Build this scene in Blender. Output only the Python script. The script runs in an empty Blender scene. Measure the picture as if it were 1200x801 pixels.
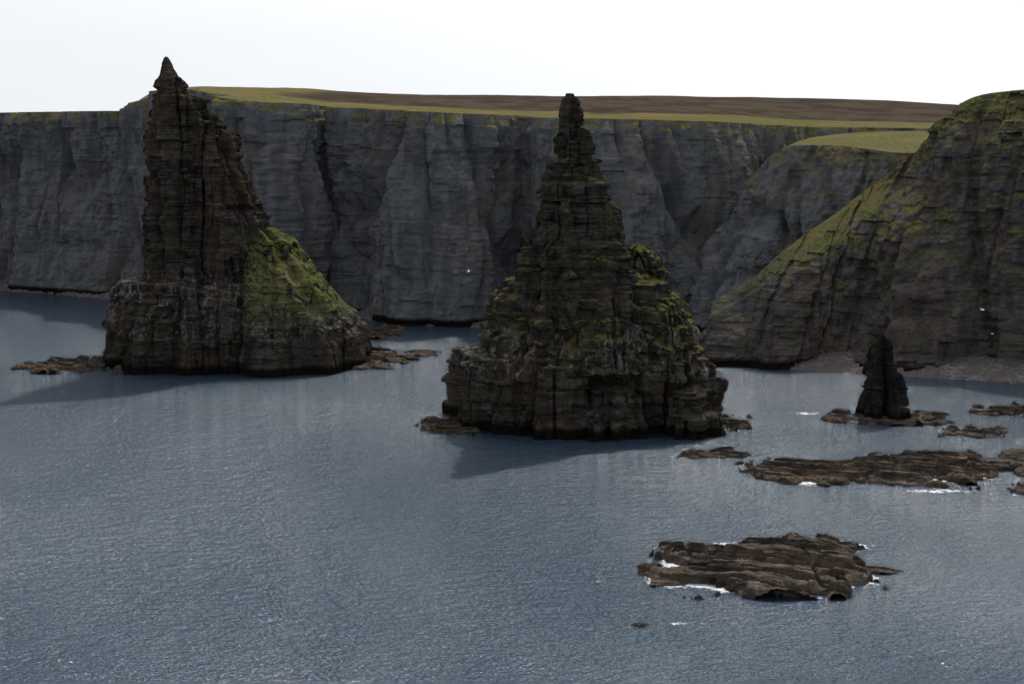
import bpy, math, numpy as np
from mathutils import Vector
rng=np.random.default_rng(7)
scene=bpy.context.scene
scene.view_settings.view_transform='Standard'
scene.view_settings.look='None'
scene.view_settings.exposure=0

# ------------------------------------------------------------------ image coordinate helpers
H=60.0; F=2400.0; TILT=math.atan(260.5/F)
def W(px,py,Y):
    a=(px-600.0)/F; v=-(py-400.5)/F
    dy=math.cos(TILT)+v*math.sin(TILT); dz=-math.sin(TILT)+v*math.cos(TILT)
    s=Y/dy
    return a*s, H+dz*s
def G(px,py):
    a=(px-600.0)/F; v=-(py-400.5)/F
    dy=math.cos(TILT)+v*math.sin(TILT); dz=-math.sin(TILT)+v*math.cos(TILT)
    s=-H/dz
    return a*s, dy*s

# ------------------------------------------------------------------ noise
def hsh(ix,iy,iz,seed=0):
    ix=np.asarray(ix).astype(np.int64); iy=np.asarray(iy).astype(np.int64); iz=np.asarray(iz).astype(np.int64)
    h=(ix*374761393+iy*668265263+iz*1440662683+seed*1274126177)&0xffffffff
    h=((h^(h>>13))*1274126177)&0xffffffff
    h=h^(h>>16)
    h=(h*668265263)&0xffffffff
    h=h^(h>>15)
    return (h&0xffffff)/float(0x1000000)
def vn(x,y,z,seed=0):
    x,y,z=np.broadcast_arrays(x,y,z)
    fx=np.floor(x);fy=np.floor(y);fz=np.floor(z)
    tx=x-fx;ty=y-fy;tz=z-fz
    tx=tx*tx*(3-2*tx);ty=ty*ty*(3-2*ty);tz=tz*tz*(3-2*tz)
    r=0
    for i in (0,1):
        for j in (0,1):
            for k in (0,1):
                w=(tx if i else 1-tx)*(ty if j else 1-ty)*(tz if k else 1-tz)
                r=r+w*hsh(fx+i,fy+j,fz+k,seed)
    return r*2-1
def fbm(x,y,z,seed=0,o=4):
    r=0;a=1.0;s=0
    for i in range(o):
        r=r+a*vn(x*2**i+i*3.7,y*2**i+i*1.9,z*2**i+i*5.1,seed+i); s+=a; a*=.5
    return r/s
BND=np.cumsum(rng.uniform(0.45,2.3,120))-12
BIG=np.cumsum(rng.uniform(2.2,6.0,40))-12
def layers(x,y,z,wob=0.5,tilt=.045):
    zz=z+tilt*x-0.03*y+wob*vn(x/25.,y/25.,z/25.,3)
    return np.searchsorted(BND,zz)
def blocks(x,y,z,seed,cell=2.6,ang=0.5):
    k=layers(x,y,z)
    a=hsh(k,0*k,0*k,seed)*2-1
    w=cell*(0.55+0.9*hsh(k,0*k+1,0*k,seed))
    c,s=math.cos(ang),math.sin(ang)
    u=(x*c+y*s)/w+hsh(k,0*k+2,0*k,seed)*9; v=(-x*s+y*c)/w+hsh(k,0*k+3,0*k,seed)*9
    b=hsh(np.floor(u),np.floor(v),k,seed)*2-1
    k2=np.floor((k)/4.0)
    W2=cell*2.4
    b2=hsh(np.floor((x*c+y*s)/W2),np.floor((-x*s+y*c)/W2),k2,seed+5)*2-1
    return a,b,b2
def sstep(a,b,x):
    t=np.clip((x-a)/(b-a),0,1); return t*t*(3-2*t)

# ------------------------------------------------------------------ mesh helper
class Acc:
    def __init__(s): s.v=[];s.f=[];s.g=[];s.h=[];s.n=0
    def add(s,V,Fc,g=0.0,h=0.0):
        V=np.asarray(V,float); s.v.append(V); s.f.append(np.asarray(Fc,np.int64)+s.n)
        s.g.append(np.broadcast_to(g,(len(V),)).astype(float)); s.h.append(np.broadcast_to(h,(len(V),)).astype(float)); s.n+=len(V)
    def build(s,name,mat,smooth=False,a1='green',a2='heath'):
        V=np.concatenate(s.v);Fc=np.concatenate(s.f)
        me=bpy.data.meshes.new(name)
        me.vertices.add(len(V)); me.vertices.foreach_set('co',V.astype(np.float32).ravel())
        me.loops.add(len(Fc)*4); me.polygons.add(len(Fc))
        me.loops.foreach_set('vertex_index',Fc.astype(np.int32).ravel())
        me.polygons.foreach_set('loop_start',np.arange(0,len(Fc)*4,4,dtype=np.int32))
        me.polygons.foreach_set('loop_total',np.full(len(Fc),4,dtype=np.int32))
        me.update(calc_edges=True)
        for nm,dat in ((a1,s.g),(a2,s.h)):
            at=me.attributes.new(nm,'FLOAT','POINT'); at.data.foreach_set('value',np.concatenate(dat).astype(np.float32))
        me.polygons.foreach_set('use_smooth',np.full(len(Fc),bool(smooth)))
        me.materials.append(mat)
        ob=bpy.data.objects.new(name,me); scene.collection.objects.link(ob)
        return ob
def gridf(nr,nc,wrap=False):
    r=np.arange(nr-1)[:,None]; cn=nc if wrap else nc-1
    c=np.arange(cn)[None,:]; c2=(c+1)%nc
    return np.stack([r*nc+c,r*nc+c2,(r+1)*nc+c2,(r+1)*nc+c],-1).reshape(-1,4)

# ------------------------------------------------------------------ lofted rock body
def body(acc,lv,seed,nth=420,dz=0.4,amp=1.0,nexp=3.0,green=0.0,lowf=1.0,capz=0.5,blk=1.0,cell=2.6,ang=0.5,cleft=1.0,lobe=.16,step=1.0):
    """lv rows: z,xl,xr,yfront,yback ascending in z"""
    lv=np.array(sorted(lv),float)
    zt=lv[-1,0]; zs=np.arange(lv[0,0],zt,dz); zs=np.append(zs,zt)
    ncap=10
    cs=np.linspace(0.9,0.01,ncap)
    sc=np.concatenate([np.ones(len(zs)),cs])
    zs2=np.concatenate([zs,zt+capz*(1-cs)])
    th=np.linspace(0,2*math.pi,nth,endpoint=False)
    ct,st=np.cos(th),np.sin(th)
    Z=np.repeat(zs2[:,None],nth,1)
    CT=ct[None]+0*Z; ST=st[None]+0*Z
    zq=np.minimum(Z,zt)
    wide=np.interp(zq,lv[:,0],lv[:,2]-lv[:,1])
    stp=step*np.clip((wide-2)/8.,0,1)
    zoff=1.6*vn(CT*2.2,ST*2.2,Z/9.,seed+70)+1.0*(hsh(np.floor(th[None]/0.42+Z*0),np.floor(Z/7.),0*Z,seed+71)-.5)
    zz=zq+zoff
    kb=np.clip(np.searchsorted(BIG,zz),1,len(BIG)-1)
    lo=BIG[kb-1];hi=BIG[kb];t=(zz-lo)/(hi-lo)
    tq=np.where(t>.75,(t-.75)/.25,0); tq=tq*tq*(3-2*tq)
    zst=lo+(hi-lo)*tq-zoff+.2*(hi-lo)
    zi=np.clip(zq*(1-.8*stp)+zst*.8*stp,lv[0,0],zt)
    I=lambda c:np.interp(zi.ravel(),lv[:,0],lv[:,c]).reshape(zi.shape)
    xl,xr,yf,yb=I(1),I(2),I(3),I(4)
    xc=(xl+xr)/2;rx=(xr-xl)/2;yc=(yf+yb)/2;ry=(yb-yf)/2
    lb=1+lobe*(1.3*vn(CT*1.9+5,ST*1.9,Z/45.,seed+80)+.8*vn(CT*4.2,ST*4.2+3,Z/22.,seed+81))
    ex=np.sign(CT)*np.abs(CT)**(2/nexp)*lb; ey=np.sign(ST)*np.abs(ST)**(2/nexp)*lb
    mx=ex.max(1,keepdims=True);mn=-ex.min(1,keepdims=True)
    ex=np.where(ex>0,ex/mx,ex/mn)
    X=xc+rx*sc[:,None]*ex; Y=yc+ry*sc[:,None]*ey
    k=np.clip(np.minimum(rx,ry)/4.0,0.14,1.0)
    a,b,b2=blocks(X,Y,Z,seed,cell,ang)
    d=0.42*blk*a+0.52*blk*b+0.95*blk*b2
    d=d+lowf*1.9*fbm(X/9.,Y/9.,Z/20.,seed+11,4)
    r1=1-np.abs(vn(X/5.5,Y/5.5,Z/38.,seed+21)); r2=1-np.abs(vn(X/2.6+.2*Z/10,Y/2.6,Z/14.,seed+22))
    d=d-cleft*(2.1*sstep(.82,1,r1)+0.8*sstep(.82,1,r2))
    d=d+0.30*fbm(X/1.3,Y/1.3,Z/.8,seed+31,3)
    d=(d*amp*k)*sc[:,None]
    X=X+d*CT; Y=Y+d*ST
    top=sc<1
    Z2=Z+0.12*vn(X/.9,Y/.9,Z/.9,seed+40)*blk
    Z2[top]+=(0.7*b[top]*amp+1.3*amp*fbm(X[top]/4,Y[top]/4,Z[top],seed+41,3))*k[top]*(1-sc[top])[:,None]*1.5
    acc.add(np.stack([X,Y,Z2],-1).reshape(-1,3),gridf(len(zs2),nth,True),green)

def outl(L,R,Yd,fb):
    L=np.array(L,float);R=np.array(R,float);fb=np.array(fb,float)
    ys=np.unique(np.concatenate([L[:,1],R[:,1],fb[:,0]])); out=[]
    for y in ys:
        l=np.interp(y,L[:,1],L[:,0]); r=np.interp(y,R[:,1],R[:,0])
        xl,z=W(l,y,Yd); xr,_=W(r,y,Yd)
        out.append([z,xl,xr,np.interp(y,fb[:,0],fb[:,1]),np.interp(y,fb[:,0],fb[:,2])])
    out=sorted(out)
    b=list(out[0]); b[0]=-4
    if out[0][0]<8: out=[b]+out
    return out

# ------------------------------------------------------------------ materials
def newmat(name):
    m=bpy.data.materials.new(name); m.use_nodes=True; nt=m.node_tree; nt.nodes.clear(); return m,nt
class N:
    def __init__(s,nt): s.nt=nt
    def n(s,t,**k):
        x=s.nt.nodes.new(t)
        for a,b in k.items(): setattr(x,a,b)
        return x
    def l(s,a,b): s.nt.links.new(a,b)
    def val(s,sock,v):
        if hasattr(v,'links'): s.l(v,sock)
        else: sock.default_value=v
    def math(s,op,a,b=0.0,c=0.0,clamp=False):
        x=s.n('ShaderNodeMath',operation=op,use_clamp=clamp)
        s.val(x.inputs[0],a);s.val(x.inputs[1],b);s.val(x.inputs[2],c); return x.outputs[0]
    def mr(s,v,a,b,c=0.,d=1.):
        x=s.n('ShaderNodeMapRange',interpolation_type='SMOOTHSTEP'); s.val(x.inputs[0],v)
        for i,q in enumerate((a,b,c,d)): s.val(x.inputs[1+i],q)
        return x.outputs[0]
    def mix(s,f,a,b,bt='MIX'):
        x=s.n('ShaderNodeMix',data_type='RGBA',blend_type=bt)
        s.val(x.inputs[0],f)
        for i,q in ((6,a),(7,b)):
            if hasattr(q,'links'): s.l(q,x.inputs[i])
            else: x.inputs[i].default_value=(*q,1)
        return x.outputs[2]
    def noise(s,vec,scale,detail=3,rough=.55,mp=None,off=(0,0,0)):
        if mp or off!=(0,0,0):
            m=s.n('ShaderNodeMapping'); m.inputs['Scale'].default_value=mp or (1,1,1); m.inputs['Location'].default_value=off; s.l(vec,m.inputs[0]); vec=m.outputs[0]
        x=s.n('ShaderNodeTexNoise'); s.l(vec,x.inputs['Vector']); x.inputs['Scale'].default_value=scale
        x.inputs['Detail'].default_value=detail; x.inputs['Roughness'].default_value=rough
        return x.outputs['Fac']

def rockmat(name,dark,mid,light,guano=(0,1,0.0),gcol=((.03,.045,.012),(.09,.11,.03)),gthr=0.75,gz=(8,16),tide=True,red=(.12,.07,.05),heath=((.05,.04,.03),(.10,.075,.05)),band=.55,veg=0.0,redf=.6,vegc=(.070,.070,.030)):
    m,nt=newmat(name);q=N(nt)
    geo=q.n('ShaderNodeNewGeometry'); P=geo.outputs['Position']
    sp=q.n('ShaderNodeSeparateXYZ'); q.l(P,sp.inputs[0]); z=sp.outputs[2]
    sn=q.n('ShaderNodeSeparateXYZ'); q.l(geo.outputs['Normal'],sn.inputs[0]); nz=sn.outputs[2]
    at=q.n('ShaderNodeAttribute',attribute_name='green'); gr=at.outputs['Fac']
    ah=q.n('ShaderNodeAttribute',attribute_name='heath'); hf=ah.outputs['Fac']
    big=q.noise(P,.06,3,.65)
    strat=q.noise(P,1.0,3,.65,(.07,.07,.8))
    strat2=q.noise(P,1.0,1,.6,(.3,.3,2.6),(3,9,2))
    fine=q.noise(P,1.5,3,.65)
    run=q.noise(P,1.0,2,.6,(.28,.28,.05),(17,4,1))
    col=q.mix(q.mr(strat,.34,.66),dark,mid)
    col=q.mix(q.math('MULTIPLY',q.mr(strat2,.5,.68),band),col,light)
    col=q.mix(q.math('MULTIPLY',q.mr(big,.46,.64),redf),col,red)
    col=q.mix(q.math('MULTIPLY',q.mr(run,.55,.40),.5),col,tuple(c*.5 for c in dark))
    col=q.mix(q.math('MULTIPLY',q.mr(fine,.42,.30),.7),col,tuple(c*.35 for c in dark))
    if guano[2]>0:
        st=q.noise(P,1.0,3,.65,(.55,.55,.13),(7,2,1)); st2=q.noise(P,.9,3,.7,None,(1,4,8))
        gu=q.math('MULTIPLY',q.mr(st,.47,.60),q.mr(st2,.42,.60))
        gu=q.math('MULTIPLY',gu,q.math('MULTIPLY',q.mr(z,guano[0]-3,guano[0]),q.mr(z,guano[1]+4,guano[1])))
        gu=q.math('MULTIPLY',gu,guano[2])
        col=q.mix(gu,col,(.34,.33,.31))
    if veg>0 or gthr<2:
        gn=q.noise(P,.2,3,.65,None,(11,3,5)); gn2=q.noise(P,1.1,3,.7,None,(4,13,5))
    if veg>0:
        col=q.mix(q.math('MULTIPLY',q.math('MULTIPLY',q.mr(gn,.42,.6),q.mr(gn2,.35,.6)),veg),col,vegc)
    if gthr<2:
        s=q.math('ADD',q.math('MULTIPLY',nz,.9),gr)
        s=q.math('ADD',s,q.math('MULTIPLY',q.math('SUBTRACT',gn,.5),1.3))
        s=q.math('ADD',s,q.math('MULTIPLY',q.math('SUBTRACT',gn2,.5),.8))
        gm=q.math('MULTIPLY',q.mr(s,gthr-.1,gthr+.14),q.mr(z,gz[0],gz[1]))
        gc=q.mix(q.mr(gn2,.35,.65),gcol[0],gcol[1])
        gc=q.mix(q.math('MULTIPLY',q.mr(big,.45,.65),.6),gc,(gcol[1][0]*1.15,gcol[1][1]*.9,gcol[1][2]*1.1))
        hv=q.noise(P,.05,3,.7,(1,.5,1))
        hc=q.mix(q.mr(hv,.38,.62),heath[0],heath[1])
        gc=q.mix(q.mr(q.math('ADD',hf,q.math('MULTIPLY',q.math('SUBTRACT',hv,.5),.9)),.35,.65),gc,hc)
        col=q.mix(gm,col,gc)
    if tide:
        tn=q.math('ADD',z,q.math('MULTIPLY',fine,-1.6))
        col=q.mix(q.mr(tn,1.8,.6),col,(.012,.011,.008))
    bs=q.n('ShaderNodeBsdfDiffuse'); q.l(col,bs.inputs['Color']); bs.inputs['Roughness'].default_value=.6
    bu=q.n('ShaderNodeBump'); bu.inputs['Strength'].default_value=.7; bu.inputs['Distance'].default_value=.7; q.l(fine,bu.inputs['Height']); q.l(bu.outputs[0],bs.inputs['Normal'])
    o=q.n('ShaderNodeOutputMaterial'); q.l(bs.outputs[0],o.inputs[0])
    return m

M_stack=rockmat('sandstone_stack',(.022,.020,.019),(.078,.063,.054),(.15,.128,.110),guano=(10,22,.5),gthr=.84,gz=(9,18),gcol=((.055,.065,.022),(.145,.155,.055)),veg=.3,red=(.098,.060,.047))
M_stack2=rockmat('sandstone_stack_lime',(.022,.020,.019),(.078,.065,.055),(.15,.127,.108),guano=(12,18,.7),gthr=.79,gz=(10,16),gcol=((.052,.055,.02),(.138,.132,.048)),veg=.6,red=(.092,.060,.047))
M_small=rockmat('sandstone_small',(.018,.016,.015),(.045,.038,.033),(.08,.07,.062),gthr=9,gz=(30,40),red=(.05,.036,.028))
M_cliff_hazed=rockmat('cliff_far_rock_hazed',(.125,.133,.150),(.180,.177,.183),(.215,.210,.210),gthr=.78,gz=(20,60),gcol=((.09,.090,.033),(.20,.18,.075)),red=(.190,.155,.148),heath=((.062,.047,.038),(.10,.076,.055)),band=.45,veg=.5,tide=True,vegc=(.11,.115,.075))  # sea haze painted into the rock colours: paler, bluer, lower contrast
M_head=rockmat('headland_rock',(.064,.060,.062),(.125,.108,.102),(.17,.152,.140),gthr=.80,gz=(6,34),gcol=((.048,.055,.02),(.135,.138,.05)),red=(.150,.100,.090),band=.55,veg=.7,redf=.7,vegc=(.085,.088,.045))
M_skerry=rockmat('skerry_rock',(.045,.037,.030),(.115,.092,.074),(.22,.18,.14),gthr=9,gz=(50,60),tide=False,red=(.16,.112,.075))

# ------------------------------------------------------------------ LEFT STACK
A=Acc(); D=500
tower=outl([(192,68),(188,80),(186,95),(184,120),(178,138),(176,180),(174,220),(170,260),(168,300),(167,345)],
           [(198,68),(203,80),(213,95),(222,105),(236,120),(262,142),(278,160),(285,185),(290,205),(303,235),(313,260),(313,345)],D,
           [(68,499,501),(95,496,503),(140,494,508),(200,491,514),(345,488,520)])
body(A,tower,11,nth=460,dz=.35,amp=1.05,nexp=2.6,green=-.12,capz=.5,lobe=.14,step=.8)
plinth=outl([(132,331),(124,348),(118,380),(116,410),(111,440)],[(330,331),(350,370),(362,440)],496,[(331,487,522),(440,483,528)])
body(A,plinth,12,nth=560,dz=.35,amp=1.1,nexp=3.2,green=-.15,capz=2.5,lobe=.12)
sh=outl([(283,268),(280,440)],[(316,268),(342,283),(366,311),(392,346),(416,372),(428,395),(431,412),(434,440)],500,
        [(268,497,512),(300,492,518),(340,486,524),(385,481,530),(400,480,532),(440,479,534)])
body(A,sh,13,nth=460,dz=.35,amp=.75,nexp=2.1,green=.65,blk=.55,capz=.5,cleft=.8,lowf=1.4,step=.35,lobe=.14)
body(A,outl([(205,300),(196,440)],[(262,300),(275,440)],500,[(300,490,510),(345,485,515),(440,481,520)]),14,nth=300,amp=.9,green=-.3)
body(A,outl([(300,360),(290,440)],[(372,360),(392,440)],500,[(360,484,510),(440,479,520)]),15,nth=300,amp=.9,green=.1,capz=3)
stackL=A.build('sea_stack',M_stack)

# ------------------------------------------------------------------ CENTRAL STACK
A=Acc(); D=402
sp=outl([(662,110),(659,120),(657,135),(655,150),(650,172),(644,195),(637,218),(632,242),(623,268),(614,298),(610,322),(605,350)],
        [(673,110),(678,122),(683,140),(692,160),(699,182),(709,205),(715,232),(724,260),(731,290),(739,320),(749,350)],D,
        [(110,400.5,403),(150,399,405),(200,397,408),(260,394,412),(350,391,418)])
body(A,sp,31,nth=460,dz=.3,amp=1.0,nexp=2.7,green=-.12,capz=.3,lobe=.13,step=.85)
mid=outl([(597,330),(581,343),(573,368),(563,392),(561,430)],[(772,330),(795,352),(804,376),(815,390),(824,430)],D,
         [(330,393,420),(370,390,422),(430,388,424)])
body(A,mid,32,nth=560,dz=.3,amp=1.1,nexp=2.8,green=.08,capz=2.0,lobe=.13)
pin=outl([(738,291),(731,305),(727,325),(725,365)],[(757,291),(768,300),(775,318),(782,338),(795,365)],410,[(291,406,412),(365,398,420)])
body(A,pin,33,nth=260,dz=.3,amp=1.0,nexp=2.1,green=.15,capz=.9,lobe=.25,cell=1.8)
pl=outl([(548,418),(532,424),(525,448),(518,480),(517,520)],[(826,418),(838,432),(845,456),(848,490),(850,520)],398,
        [(418,389,424),(450,387.5,426),(520,386,428)])
body(A,pl,34,nth=640,dz=.3,amp=1.1,nexp=3.4,green=-.15,capz=2.4,lobe=.10)
body(A,outl([(765,350),(758,440)],[(800,350),(815,385),(828,440)],396,[(350,394,410),(385,388,412),(440,384,414)]),35,nth=300,amp=1,green=.3,blk=1.1,lobe=.2)
body(A,outl([(690,340),(680,430)],[(745,340),(765,430)],396,[(340,391,410),(385,387,412),(430,384,414)]),36,nth=300,amp=1,green=.15,lobe=.2)
body(A,outl([(600,430),(590,520)],[(690,425),(700,520)],396,[(425,386,410),(520,382,414)]),37,nth=300,amp=1,green=-.2,lobe=.2)
body(A,outl([(628,290),(612,380)],[(668,290),(672,380)],398,[(290,393,410),(380,386,414)]),38,nth=300,amp=1,green=-.1,lobe=.25)
body(A,outl([(775,455),(770,520)],[(835,455),(846,520)],392,[(455,386,410),(520,380,414)]),39,nth=260,amp=1,green=.1,lobe=.2,capz=3)
body(A,outl([(690,462),(684,520)],[(750,470),(760,520)],390,[(455,385,410),(520,380,414)]),40,nth=260,amp=1,green=-.1,lobe=.2,capz=2)
stackC=A.build('sea_stack',M_stack2)

# ------------------------------------------------------------------ SMALL STACK
A=Acc(); D=407
s3=outl([(1028,393),(1021,404),(1017,425),(1012,455),(1007,480),(1004,500)],[(1038,393),(1045,404),(1050,425),(1056,455),(1060,480),(1062,500)],D,
        [(391,406,407.5),(402,405,409),(450,403.5,411),(500,402,413)])
body(A,s3,57,nth=260,dz=.25,amp=1.0,nexp=2.8,green=-.5,capz=.7,cell=1.5,lobe=.14,step=.3)
stackS=A.build('sea_stack',M_small)

# ------------------------------------------------------------------ skerries
FOAM=[]
def skerry(acc,px0,px1,py0,py1,h,seed,foam=1.0,rough=.85):
    xa,yf=G(px0,py1); xb,_=G(px1,py1); x0,yb=G((px0+px1)/2,py0)
    ym=(yf+yb)/2; k=ym/yf; xa*=k; xb*=k
    cx,cy,rx,ry=(xa+xb)/2,ym,(xb-xa)/2,max((yb-yf)/2,.8)
    FOAM.append((cx,cy,rx,ry,foam))
    n=int(np.clip(rx*2.6/.2,24,320)); m=int(np.clip(ry*2.6/.25,24,300))
    X,Y=np.meshgrid(np.linspace(cx-1.3*rx,cx+1.3*rx,n),np.linspace(cy-1.3*ry,cy+1.3*ry,m))
    u=(X-cx)/rx;v=(Y-cy)/ry
    r=np.sqrt(u*u+v*v)
    sc=max(1.5,rx*.34)
    e=1.02-r+rough*fbm(X/sc,Y/sc/1.6,0*X,seed,6)*1.25
    wx=X+1.0*fbm(X/5,Y/5,0*X,seed+21,3); wy=Y+1.7*fbm(X/7,Y/7,0*X,seed+22,3)
    T=(wy*.85+wx*.38)/2.6
    lay=np.floor(T); fr=T-lay; thick=hsh(lay,0*lay+5,0*lay,seed)
    cw=3.0+6.0*hsh(lay,0*lay+3,0*lay,seed)
    jx=(wx-.35*wy)/cw+hsh(lay,0*lay,0*lay,seed)*7; jc=np.floor(jx)
    jb=hsh(lay,jc,0*lay,seed)
    e2=e+.45*(jb-.5)*np.clip(1.3-e,0,1)
    base=np.clip(e2*3.4,-1.5,1.0)
    base=np.where(base>0,base**.5,base)*h
    z=base*(.62+.38*jb)+(.5-fr)*(.25+.75*thick)*np.clip(e*3,0,1)*min(1,h)
    z=z+.16*fbm(X/.9,Y/.7,0*X,seed+7,3)+.6*h*fbm(X/8,Y/5,0*X,seed+9,3)*np.clip(e*3,0,1)
    ch=1-np.abs(vn(X/9.+3,Y/12.,0*X,seed+18)); z=z-h*.8*sstep(.92,.99,ch)*(1 if rx>6 else 0)
    z=np.where(e2<0,np.minimum(z,e2*6),z)
    z=np.maximum(z,-1.5)
    acc.add(np.stack([X,Y,z],-1).reshape(-1,3),gridf(m,n))
def sk(name,lst,seed):
    A=Acc()
    for i,t in enumerate(lst): skerry(A,*t[:4],h=t[4],seed=seed+i*13,foam=t[5] if len(t)>5 else 1)
    return A.build(name,M_skerry)
sk('skerry_rock',[(778,990,642,694,1.5,1.15),(918,1000,631,650,.9,1.1),(1008,1052,666,672,.35,.5),(742,764,730,734,.3,0),(760,800,674,686,.5,.8),(768,850,640,655,.9,.6)],100)
sk('skerry_rock',[(880,1010,541,566,.9,.9),(985,1172,534,568,1.2,1.1),(1060,1150,548,566,1.2,1)],200)
sk('skerry_rock',[(797,872,527,537,.7,.3)],300)
sk('skerry_rock',[(1104,1172,502,514,.7,.5),(1142,1230,477,488,.8,.5),(1150,1215,537,548,.5,.9),(1186,1230,570,582,.8,.5),(1175,1215,528,540,.5,.4)],400)
sk('wave_cut_platform',[(973,1102,484,497,.9,.6)],500)
sk('wave_cut_platform',[(40,150,421,436,1.2,.2),(300,472,412,432,1.1,.2),(425,470,385,396,.9,.1),(478,512,412,418,.5,.1)],600)
sk('wave_cut_platform',[(492,560,494,508,.9,.2),(780,872,484,504,1.1,.3)],700)

# ------------------------------------------------------------------ cliffs (ribbon: shoreline -> lip -> crest -> back)
def ribbon(acc,st,seed,nu,dzv,prof,A1=6,A2=2.2,A3=1.0,green=0.0,gtop=.6,heath=None,plat=50,bz=-3,rim=12.,skew=0.0,big=34.):
    st=np.array(st,float)
    L=np.concatenate([[0],np.cumsum(np.hypot(np.diff((st[:,0]+st[:,2])/2),np.diff((st[:,1]+st[:,3])/2)))])
    u=np.linspace(0,L[-1],nu)
    Q=np.stack([np.interp(u,L,st[:,i]) for i in range(st.shape[1])],1)
    ks=max(3,int(nu*6/L[-1])); ker=np.hanning(2*ks+1);ker/=ker.sum()
    Q=np.stack([np.convolve(np.pad(Q[:,i],ks,mode='edge'),ker,'valid') for i in range(Q.shape[1])],1)
    B=Q[:,0:2];T=Q[:,2:4];tz=Q[:,4];C=Q[:,5:7];cz=Q[:,7];K=Q[:,8:10];kz=Q[:,10]
    tg=np.gradient((B+T)/2,axis=0); tg/=np.linalg.norm(tg,axis=1)[:,None]+1e-9
    nx,ny=tg[:,1],-tg[:,0]
    nv=int((tz.max()-bz)/dzv); v=np.linspace(0,1,nv)
    h=np.interp(v,prof[0],prof[1])
    X=B[None,:,0]+(T-B)[None,:,0]*h[:,None]; Y=B[None,:,1]+(T-B)[None,:,1]*h[:,None]; Z=bz+(tz-bz)[None,:]*v[:,None]
    fac=np.ones_like(X); hea=np.zeros_like(X); gg=np.full_like(X,green)
    gg=gg+(sstep(.84,1,v)*.4)[:,None]
    w=np.linspace(0,1,plat+1)[1:]**1.8
    X1=T[None,:,0]+(C-T)[None,:,0]*w[:,None];Y1=T[None,:,1]+(C-T)[None,:,1]*w[:,None]
    ww=w[:,None]; Z1=tz[None]+(cz-tz)[None]*(1.6*ww-.6*ww**2)
    ds=np.hypot(X1-T[None,:,0],Y1-T[None,:,1])
    Z1=Z1+1.0*fbm(X1/45,Y1/45,0*X1,seed+60,4)*sstep(0,40,ds)
    f1=np.exp(-ds/rim)
    h1=heath(X1,Y1,ds,ww) if heath is not None else np.zeros_like(X1)
    w2=np.linspace(0,1,13)[1:]
    X2=C[None,:,0]+(K-C)[None,:,0]*w2[:,None];Y2=C[None,:,1]+(K-C)[None,:,1]*w2[:,None];Z2=cz[None]+(kz-cz)[None]*(w2[:,None]**1.5)+1.0*fbm(C[None,:,0]/45,C[None,:,1]/45,0*X2,seed+60,4)*(1-w2[:,None])
    X=np.concatenate([X,X1,X2]);Y=np.concatenate([Y,Y1,Y2]);Z=np.concatenate([Z,Z1,Z2])
    fac=np.concatenate([fac,f1,0*X2]); hea=np.concatenate([hea,h1,np.repeat(h1[-1:],len(w2),0)])
    gg=np.concatenate([gg,np.full_like(X1,gtop),np.full_like(X2,gtop)])
    S0=np.repeat(u[None],len(X),0)
    S=S0+skew*Z
    d=A1*fbm(S/big,Z/110.,0*S,seed,3)*1.6
    wr=S+4*fbm(S/22,Z/22,0*S,seed+1,2)
    d=d-A2*2*sstep(.66,1,1-np.abs(vn(wr/17.,Z/60.,0*S,seed+2)))+A2
    d=d-A2*.8*sstep(.7,1,1-np.abs(vn(wr/7.,Z/30.,0*S,seed+12)))
    d=d+A2*1.1*fbm(S/7.,Z/14.,0*S,seed+4,4)
    k=layers(S0,0*X,Z,1.2,.03)
    a=hsh(k,0*k,0*k,seed)*2-1; b=hsh(k,np.floor(S0/3.1+9*hsh(k,0*k+1,0*k,seed)),0*k,seed)*2-1
    b2=hsh(np.floor(k/4.),np.floor(S0/6.3),0*k,seed+9)*2-1
    m=.35+.65*sstep(-.2,.3,fbm(S0/18,Z/12,0*S,seed+33,2))
    d=d+A3*(m*(.35*a+.45*b)+.6*b2+.8*fbm(S/2.,Z/1.6,0*S,seed+8,3))
    d=d*fac
    X=X+d*nx[None];Y=Y+d*ny[None]
    acc.add(np.stack([X,Y,Z],-1).reshape(-1,3),gridf(len(X),nu),gg.ravel(),hea.ravel())

def st_row(bpx,bD,tpx,tpy,tD,cpx,cpy,cD,kpx,kz,kD):
    bx=(bpx-600)/F*bD*1.0
    tx,tz=W(tpx,tpy,tD); cx,cz=W(cpx,cpy,cD)
    return [bx,bD,tx,tD,tz,cx,cD,cz,(kpx-600)/F*kD,kD,kz]
PX=[-420,-250,-100,0,60,110,148,165,182,235,290,330,385,430,500,560,610,650,700,750,850,900,960,1040,1150,1400,1650]
BD=[760,745,738,722,706,694,690,674,660,648,628,620,640,628,596,600,620,610,584,588,606,626,644,648,655,665,670]
TY=[134,133,132,132,131,130,130,113,106,104,116,121,125,127,131,134,136,137,139,140,144,147,149,150,150,150,150]
CY=[138,138,138,138,138,138,137,122,108,103,103,103,107,109,111,112,112,112,112,112,114,115,116,118,124,130,132]
CD=[1000]*6+[980,900,860,840,860,880,920,950,980,1000,1030,1050,1050,1050,1050,1050,1050,1050,1050,1050,1050]
rows=[st_row(p,b,p,t,b+14,p,c,cd,p,50,cd+700) for p,b,t,c,cd in zip(PX,BD,TY,CY,CD)]
def hfun(X,Y,ds,w):
    return sstep(-105,-50,X)*sstep(15,75,ds)*1.0
A=Acc()
ribbon(A,rows,21,1150,.6,([0,.04,.09,.85,.95,1],[0,.25,.33,.72,.84,1]),heath=hfun,plat=70,green=-.08,gtop=.9,A1=8.5,A2=2.8,A3=.9)
A.build('sea_cliff',M_cliff_hazed)

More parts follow.
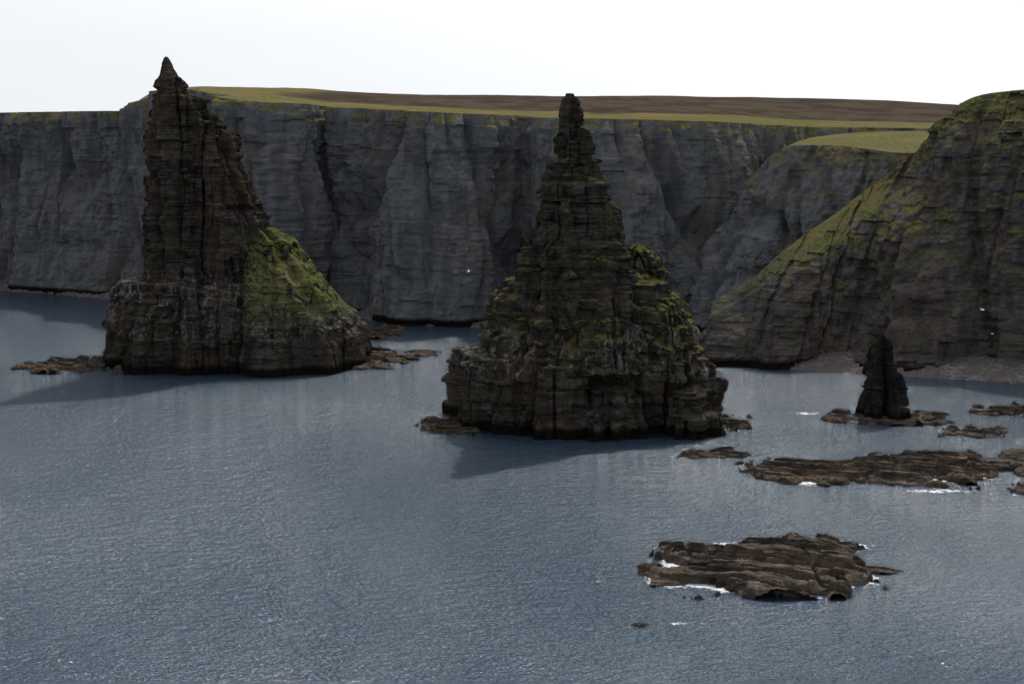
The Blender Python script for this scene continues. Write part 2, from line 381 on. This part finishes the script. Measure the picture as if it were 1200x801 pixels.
rw=st_row
rows=[rw(796,600,806,375,606,815,380,625,820,-4,640),
      rw(803,588,822,330,600,838,330,625,850,-4,650),
      rw(810,580,838,288,598,860,285,625,880,5,650),
      rw(818,574,860,250,596,885,235,625,900,30,660),
      rw(835,568,885,208,594,915,190,630,930,45,665),
      rw(860,562,922,170,592,945,160,640,960,54,700),
      rw(940,558,985,170,585,990,156,650,1000,56,720),
      rw(1020,556,1050,179,580,1050,153,660,1060,57,730),
      rw(1100,556,1120,180,580,1120,152,660,1120,57,730),
      rw(1300,556,1300,170,580,1300,150,660,1300,57,730)]
A=Acc()
ribbon(A,rows,950,420,.6,([0,.05,.12,.8,1],[0,.12,.2,.78,1]),A1=4,A2=3.0,A3=1.1,plat=40,green=.05,gtop=.6)
A.build('headland_cliff',M_cliff_hazed)
rows=[rw(818,520,822,405,524,828,410,545,830,-4,560),
      rw(828,510,838,372,520,850,376,548,860,-4,570),
      rw(845,500,858,340,521,880,345,552,890,-4,580),
      rw(872,498,900,302,525,915,298,552,930,10,580),
      rw(905,494,950,266,528,965,262,556,980,25,585),
      rw(945,496,1005,230,534,1015,224,560,1030,36,590),
      rw(985,492,1060,190,540,1070,186,565,1080,46,600),
      rw(1020,484,1094,152,538,1105,152,570,1110,50,610),
      rw(1050,482,1117,127,530,1130,128,580,1140,52,620),
      rw(1090,480,1148,110,522,1160,112,590,1170,55,640),
      rw(1150,478,1195,106,515,1200,108,590,1210,58,640),
      rw(1240,472,1260,104,505,1260,106,590,1260,58,640),
      rw(1500,460,1500,100,495,1500,104,590,1500,58,640)]
A=Acc()
ribbon(A,rows,983,640,.45,([0,.05,.10,.3,.55,.8,1],[0,.08,.16,.28,.44,.66,1]),A1=6.5,A2=3.2,A3=1.4,plat=40,green=.12,gtop=.7,rim=9,skew=-.18,big=22.)
A.build('headland_cliff',M_head)

# ------------------------------------------------------------------ boulder beaches
mb,nt=newmat('boulder_beach_mat');q=N(nt)
geo=q.n('ShaderNodeNewGeometry');P=geo.outputs['Position']
vo=q.n('ShaderNodeTexVoronoi');q.l(P,vo.inputs['Vector']);vo.inputs['Scale'].default_value=1.3
bw=q.n('ShaderNodeSeparateColor'); q.l(vo.outputs['Color'],bw.inputs[0])
c=q.mix(bw.outputs[0],(.08,.068,.064),(.22,.19,.175)); c=q.mix(q.mr(q.noise(P,.15),.4,.6),c,(.12,.098,.094))
bs=q.n('ShaderNodeBsdfDiffuse');q.l(c,bs.inputs['Color'])
o=q.n('ShaderNodeOutputMaterial');q.l(bs.outputs[0],o.inputs[0])
def beach(name,pts,width,hh,seed):
    pts=np.array(pts,float); nu=int(np.hypot(*np.diff(pts,axis=0).T).sum()/.4)
    L=np.concatenate([[0],np.cumsum(np.hypot(*np.diff(pts,axis=0).T))]);u=np.linspace(0,L[-1],nu)
    x=np.interp(u,L,pts[:,0]);y=np.interp(u,L,pts[:,1]); v=np.linspace(0,1,50)[:,None]
    sh_=2.5*fbm(u/15,0*u,0*u,seed,4)
    X=x[None]+0*v; Y=y[None]+sh_[None]+v*width; Z=-.5+v*hh+.5*fbm(X/1.2,Y/1.2,0*X,seed,3)+.5*fbm(X/8,Y/8,0*X,seed+3,3)*v
    A=Acc();A.add(np.stack([X,Y,Z],-1).reshape(-1,3),gridf(50,nu)); return A.build(name,mb)
beach('boulder_beach',[G(828,426),G(900,432),G(1000,439),G(1100,445),G(1200,450),G(1400,456)],20,4.5,1)
beach('boulder_beach',[G(395,364),G(430,376),G(500,382),G(560,384),G(650,386),G(760,387),G(815,387)],20,4.0,2)
beach('boulder_beach',[G(-80,338),G(0,341),G(60,345),G(115,350),G(160,356)],16,3.4,3)

# ------------------------------------------------------------------ sea
xs=np.concatenate([[-15000,-6000,-2500,-1200,-600,-400],np.arange(-300,301,1.5),[400,600,1200,2500,6000,15000]])
ys=np.concatenate([[-3000,-1000,-300,0,100,160],np.arange(200,740,1.5),[800,1000,1500,3000,7000,15000]])
X,Y=np.meshgrid(xs,ys)
fo=np.zeros_like(X)
for cx,cy,rx,ry,s in FOAM:
    if s<=0: continue
    mx,my=max(1.5,rx*.2),max(2,ry*.3)
    r=np.sqrt(((X-cx-rx*.14)/(rx+mx))**2+((Y-cy)/(ry+my))**2)
    patch=.5+.75*sstep(-.15,.3,fbm(X/6,Y/9,0*X,77,3))
    fo=np.maximum(fo,s*patch*np.exp(-(np.maximum(r-.75,0)/.32)**2))
for px,py,wx,wy,s in ((700,680,40,5,.6),(1000,640,40,6,1.0),(940,700,70,4,.7),(800,730,45,4,.9),(1110,778,25,4,1.0),(1030,480,25,3,.7),(945,484,30,3,.9),(1100,575,60,4,1.0),(1080,650,70,8,.4),(390,563,40,3,.4)):
    cx,cy=G(px,py); rx=wx/F*cy; ry=wy*cy/ (py-140)
    fo=np.maximum(fo,s*np.exp(-(((X-cx)/rx)**2+((Y-cy)/ry)**2)))
ms,nt=newmat('sea_water_mat');q=N(nt)
geo=q.n('ShaderNodeNewGeometry');P=geo.outputs['Position']
n1=q.noise(P,.15,2,.5,(1,1.2,1)); n2=q.noise(P,.5,2,.65,(1.1,1.4,1),(3,8,1)); n3=q.noise(P,1.7,2,.7,(1.1,1.3,1),(9,8,1))
wind=q.noise(P,.012,3,.6,(1,.45,1),(5,1,1)); wf=q.mr(wind,.35,.65,.7,1.15)
hgt=q.math('ADD',q.math('MULTIPLY',n1,1.1),q.math('ADD',q.math('MULTIPLY',n2,1.5),q.math('MULTIPLY',n3,.75)))
hgt=q.math('MULTIPLY',hgt,wf)
bu=q.n('ShaderNodeBump');bu.inputs['Strength'].default_value=1;bu.inputs['Distance'].default_value=1.0;q.l(hgt,bu.inputs['Height'])
af=q.n('ShaderNodeAttribute',attribute_name='green')
fn=q.noise(P,1.1,4,.8,(1,.7,1),(2,2,2))
fm=q.math('MULTIPLY',q.mr(q.math('ADD',q.math('MULTIPLY',af.outputs['Fac'],.52),q.math('MULTIPLY',fn,1.0)),.84,1.10),.85)
wc=q.mix(q.mr(wind,.3,.7),(.018,.040,.066),(.024,.052,.082))
col=q.mix(fm,wc,(.6,.63,.66))
bs=q.n('ShaderNodeBsdfPrincipled');q.l(col,bs.inputs['Base Color']);bs.inputs['IOR'].default_value=1.36
q.l(q.mr(fm,0,1,.12,.8),bs.inputs['Roughness']);q.l(bu.outputs[0],bs.inputs['Normal'])
o=q.n('ShaderNodeOutputMaterial');q.l(bs.outputs[0],o.inputs[0])
A=Acc();A.add(np.stack([X,Y,0*X],-1).reshape(-1,3),gridf(len(ys),len(xs)),fo.ravel());A.build('sea_water',ms,True)

# ------------------------------------------------------------------ gulls
mg,nt=newmat('gull_feathers');q=N(nt)
geo=q.n('ShaderNodeNewGeometry');c=q.mix(q.noise(geo.outputs['Position'],5),(.45,.46,.48),(.7,.7,.7))
bs=q.n('ShaderNodeBsdfPrincipled');q.l(c,bs.inputs['Base Color']);o=q.n('ShaderNodeOutputMaterial');q.l(bs.outputs[0],o.inputs[0])
def gull(px,py,D,yaw,flap):
    x,z=W(px,py,D)
    V=[];Fs=[]
    ts=[(-.30,.015,.0),(-.18,.05,.01),(0,.085,.0),(.14,.065,.01),(.21,.04,.03),(.26,.045,.04),(.31,.02,.03),(.36,.005,.02)]
    for t,r,zz in ts:
        for j in range(8):
            a=j*math.pi/4; V.append((t,r*math.cos(a),zz+r*math.sin(a)))
    for i in range(len(ts)-1):
        for j in range(8): Fs.append((i*8+j,i*8+(j+1)%8,i*8+8+(j+1)%8,i*8+8+j))
    b=len(V); V+=[(-.28,-.03,0),(-.28,.03,0),(-.42,.07,0),(-.42,-.07,0)];Fs.append((b,b+1,b+2,b+3))
    for s in (-1,1):
        sec=[(.05,.12,-.10,.03),(.30,.14,-.06,.03+.14*flap),(.55,.08,-.10,.03+.12*flap),(.72,-.06,-.14,.02+.03*flap)]
        b=len(V)
        for yy,le,te,zz in sec: V+=[(le,s*yy,zz),(te,s*yy,zz)]
        for i in range(3): Fs.append((b+2*i,b+2*i+1,b+2*i+3,b+2*i+2))
    me=bpy.data.meshes.new('gull');me.from_pydata(V,[],Fs);me.materials.append(mg)
    ob=bpy.data.objects.new('gull',me);scene.collection.objects.link(ob);ob.location=(x,D,z);ob.rotation_euler=(.2,0,yaw)
gull(1151,363,420,.4,1.2);gull(1163,391,430,2.6,.6);gull(549,318,400,.2,1.0)

# ------------------------------------------------------------------ light
EL,AZ=math.radians(45),math.radians(19)
sv=Vector((math.sin(AZ)*math.cos(EL),math.cos(AZ)*math.cos(EL),math.sin(EL)))
sl=bpy.data.lights.new('sun','SUN');sl.energy=5.0;sl.angle=math.radians(.5);sl.color=(1,.95,.86)
so=bpy.data.objects.new('sun',sl);scene.collection.objects.link(so);so.rotation_euler=(-sv).to_track_quat('-Z','Y').to_euler()
w=bpy.data.worlds.new('World');scene.world=w;w.use_nodes=True;nt=w.node_tree;nt.nodes.clear();q=N(nt)
sky=q.n('ShaderNodeTexSky');sky.sky_type='NISHITA';sky.sun_disc=False;sky.sun_elevation=EL;sky.sun_rotation=AZ;sky.dust_density=1.0;sky.air_density=1.0
tc=q.n('ShaderNodeTexCoord');nrm=q.n('ShaderNodeSeparateXYZ');q.l(tc.outputs['Generated'],nrm.inputs[0])
dt=q.n('ShaderNodeVectorMath',operation='DOT_PRODUCT');q.l(tc.outputs['Generated'],dt.inputs[0]);dt.inputs[1].default_value=sv
aur=q.math('POWER',q.math('MAXIMUM',dt.outputs['Value'],0.0),9.0)
cn=q.noise(tc.outputs['Generated'],2.6,3,.55,(1,1,4),(3,3,3))
f=q.math('ADD',q.mr(nrm.outputs[2],.45,.03,.35,.97),q.math('MULTIPLY',q.mr(cn,.42,.62),.3),clamp=True)
cc=q.mix(q.mr(cn,.35,.65),(7.6,7.85,8.25),(8.1,8.25,8.4))
veil=q.n('ShaderNodeVectorMath',operation='SCALE');q.l(cc,veil.inputs[0]);q.l(q.math('ADD',q.math('MULTIPLY',aur,8.5),1.0),veil.inputs['Scale'])
col=q.mix(f,sky.outputs[0],veil.outputs[0])
bg=q.n('ShaderNodeBackground');q.l(col,bg.inputs[0]);bg.inputs[1].default_value=.10
o=q.n('ShaderNodeOutputWorld');q.l(bg.outputs[0],o.inputs[0])

# ------------------------------------------------------------------ camera
cam=bpy.data.cameras.new('camera');co=bpy.data.objects.new('camera',cam);scene.collection.objects.link(co)
cam.sensor_width=36;cam.lens=F/1200*36;cam.clip_start=.5;cam.clip_end=40000
co.location=(0,0,H);co.rotation_euler=(math.pi/2-TILT,0,0);scene.camera=co
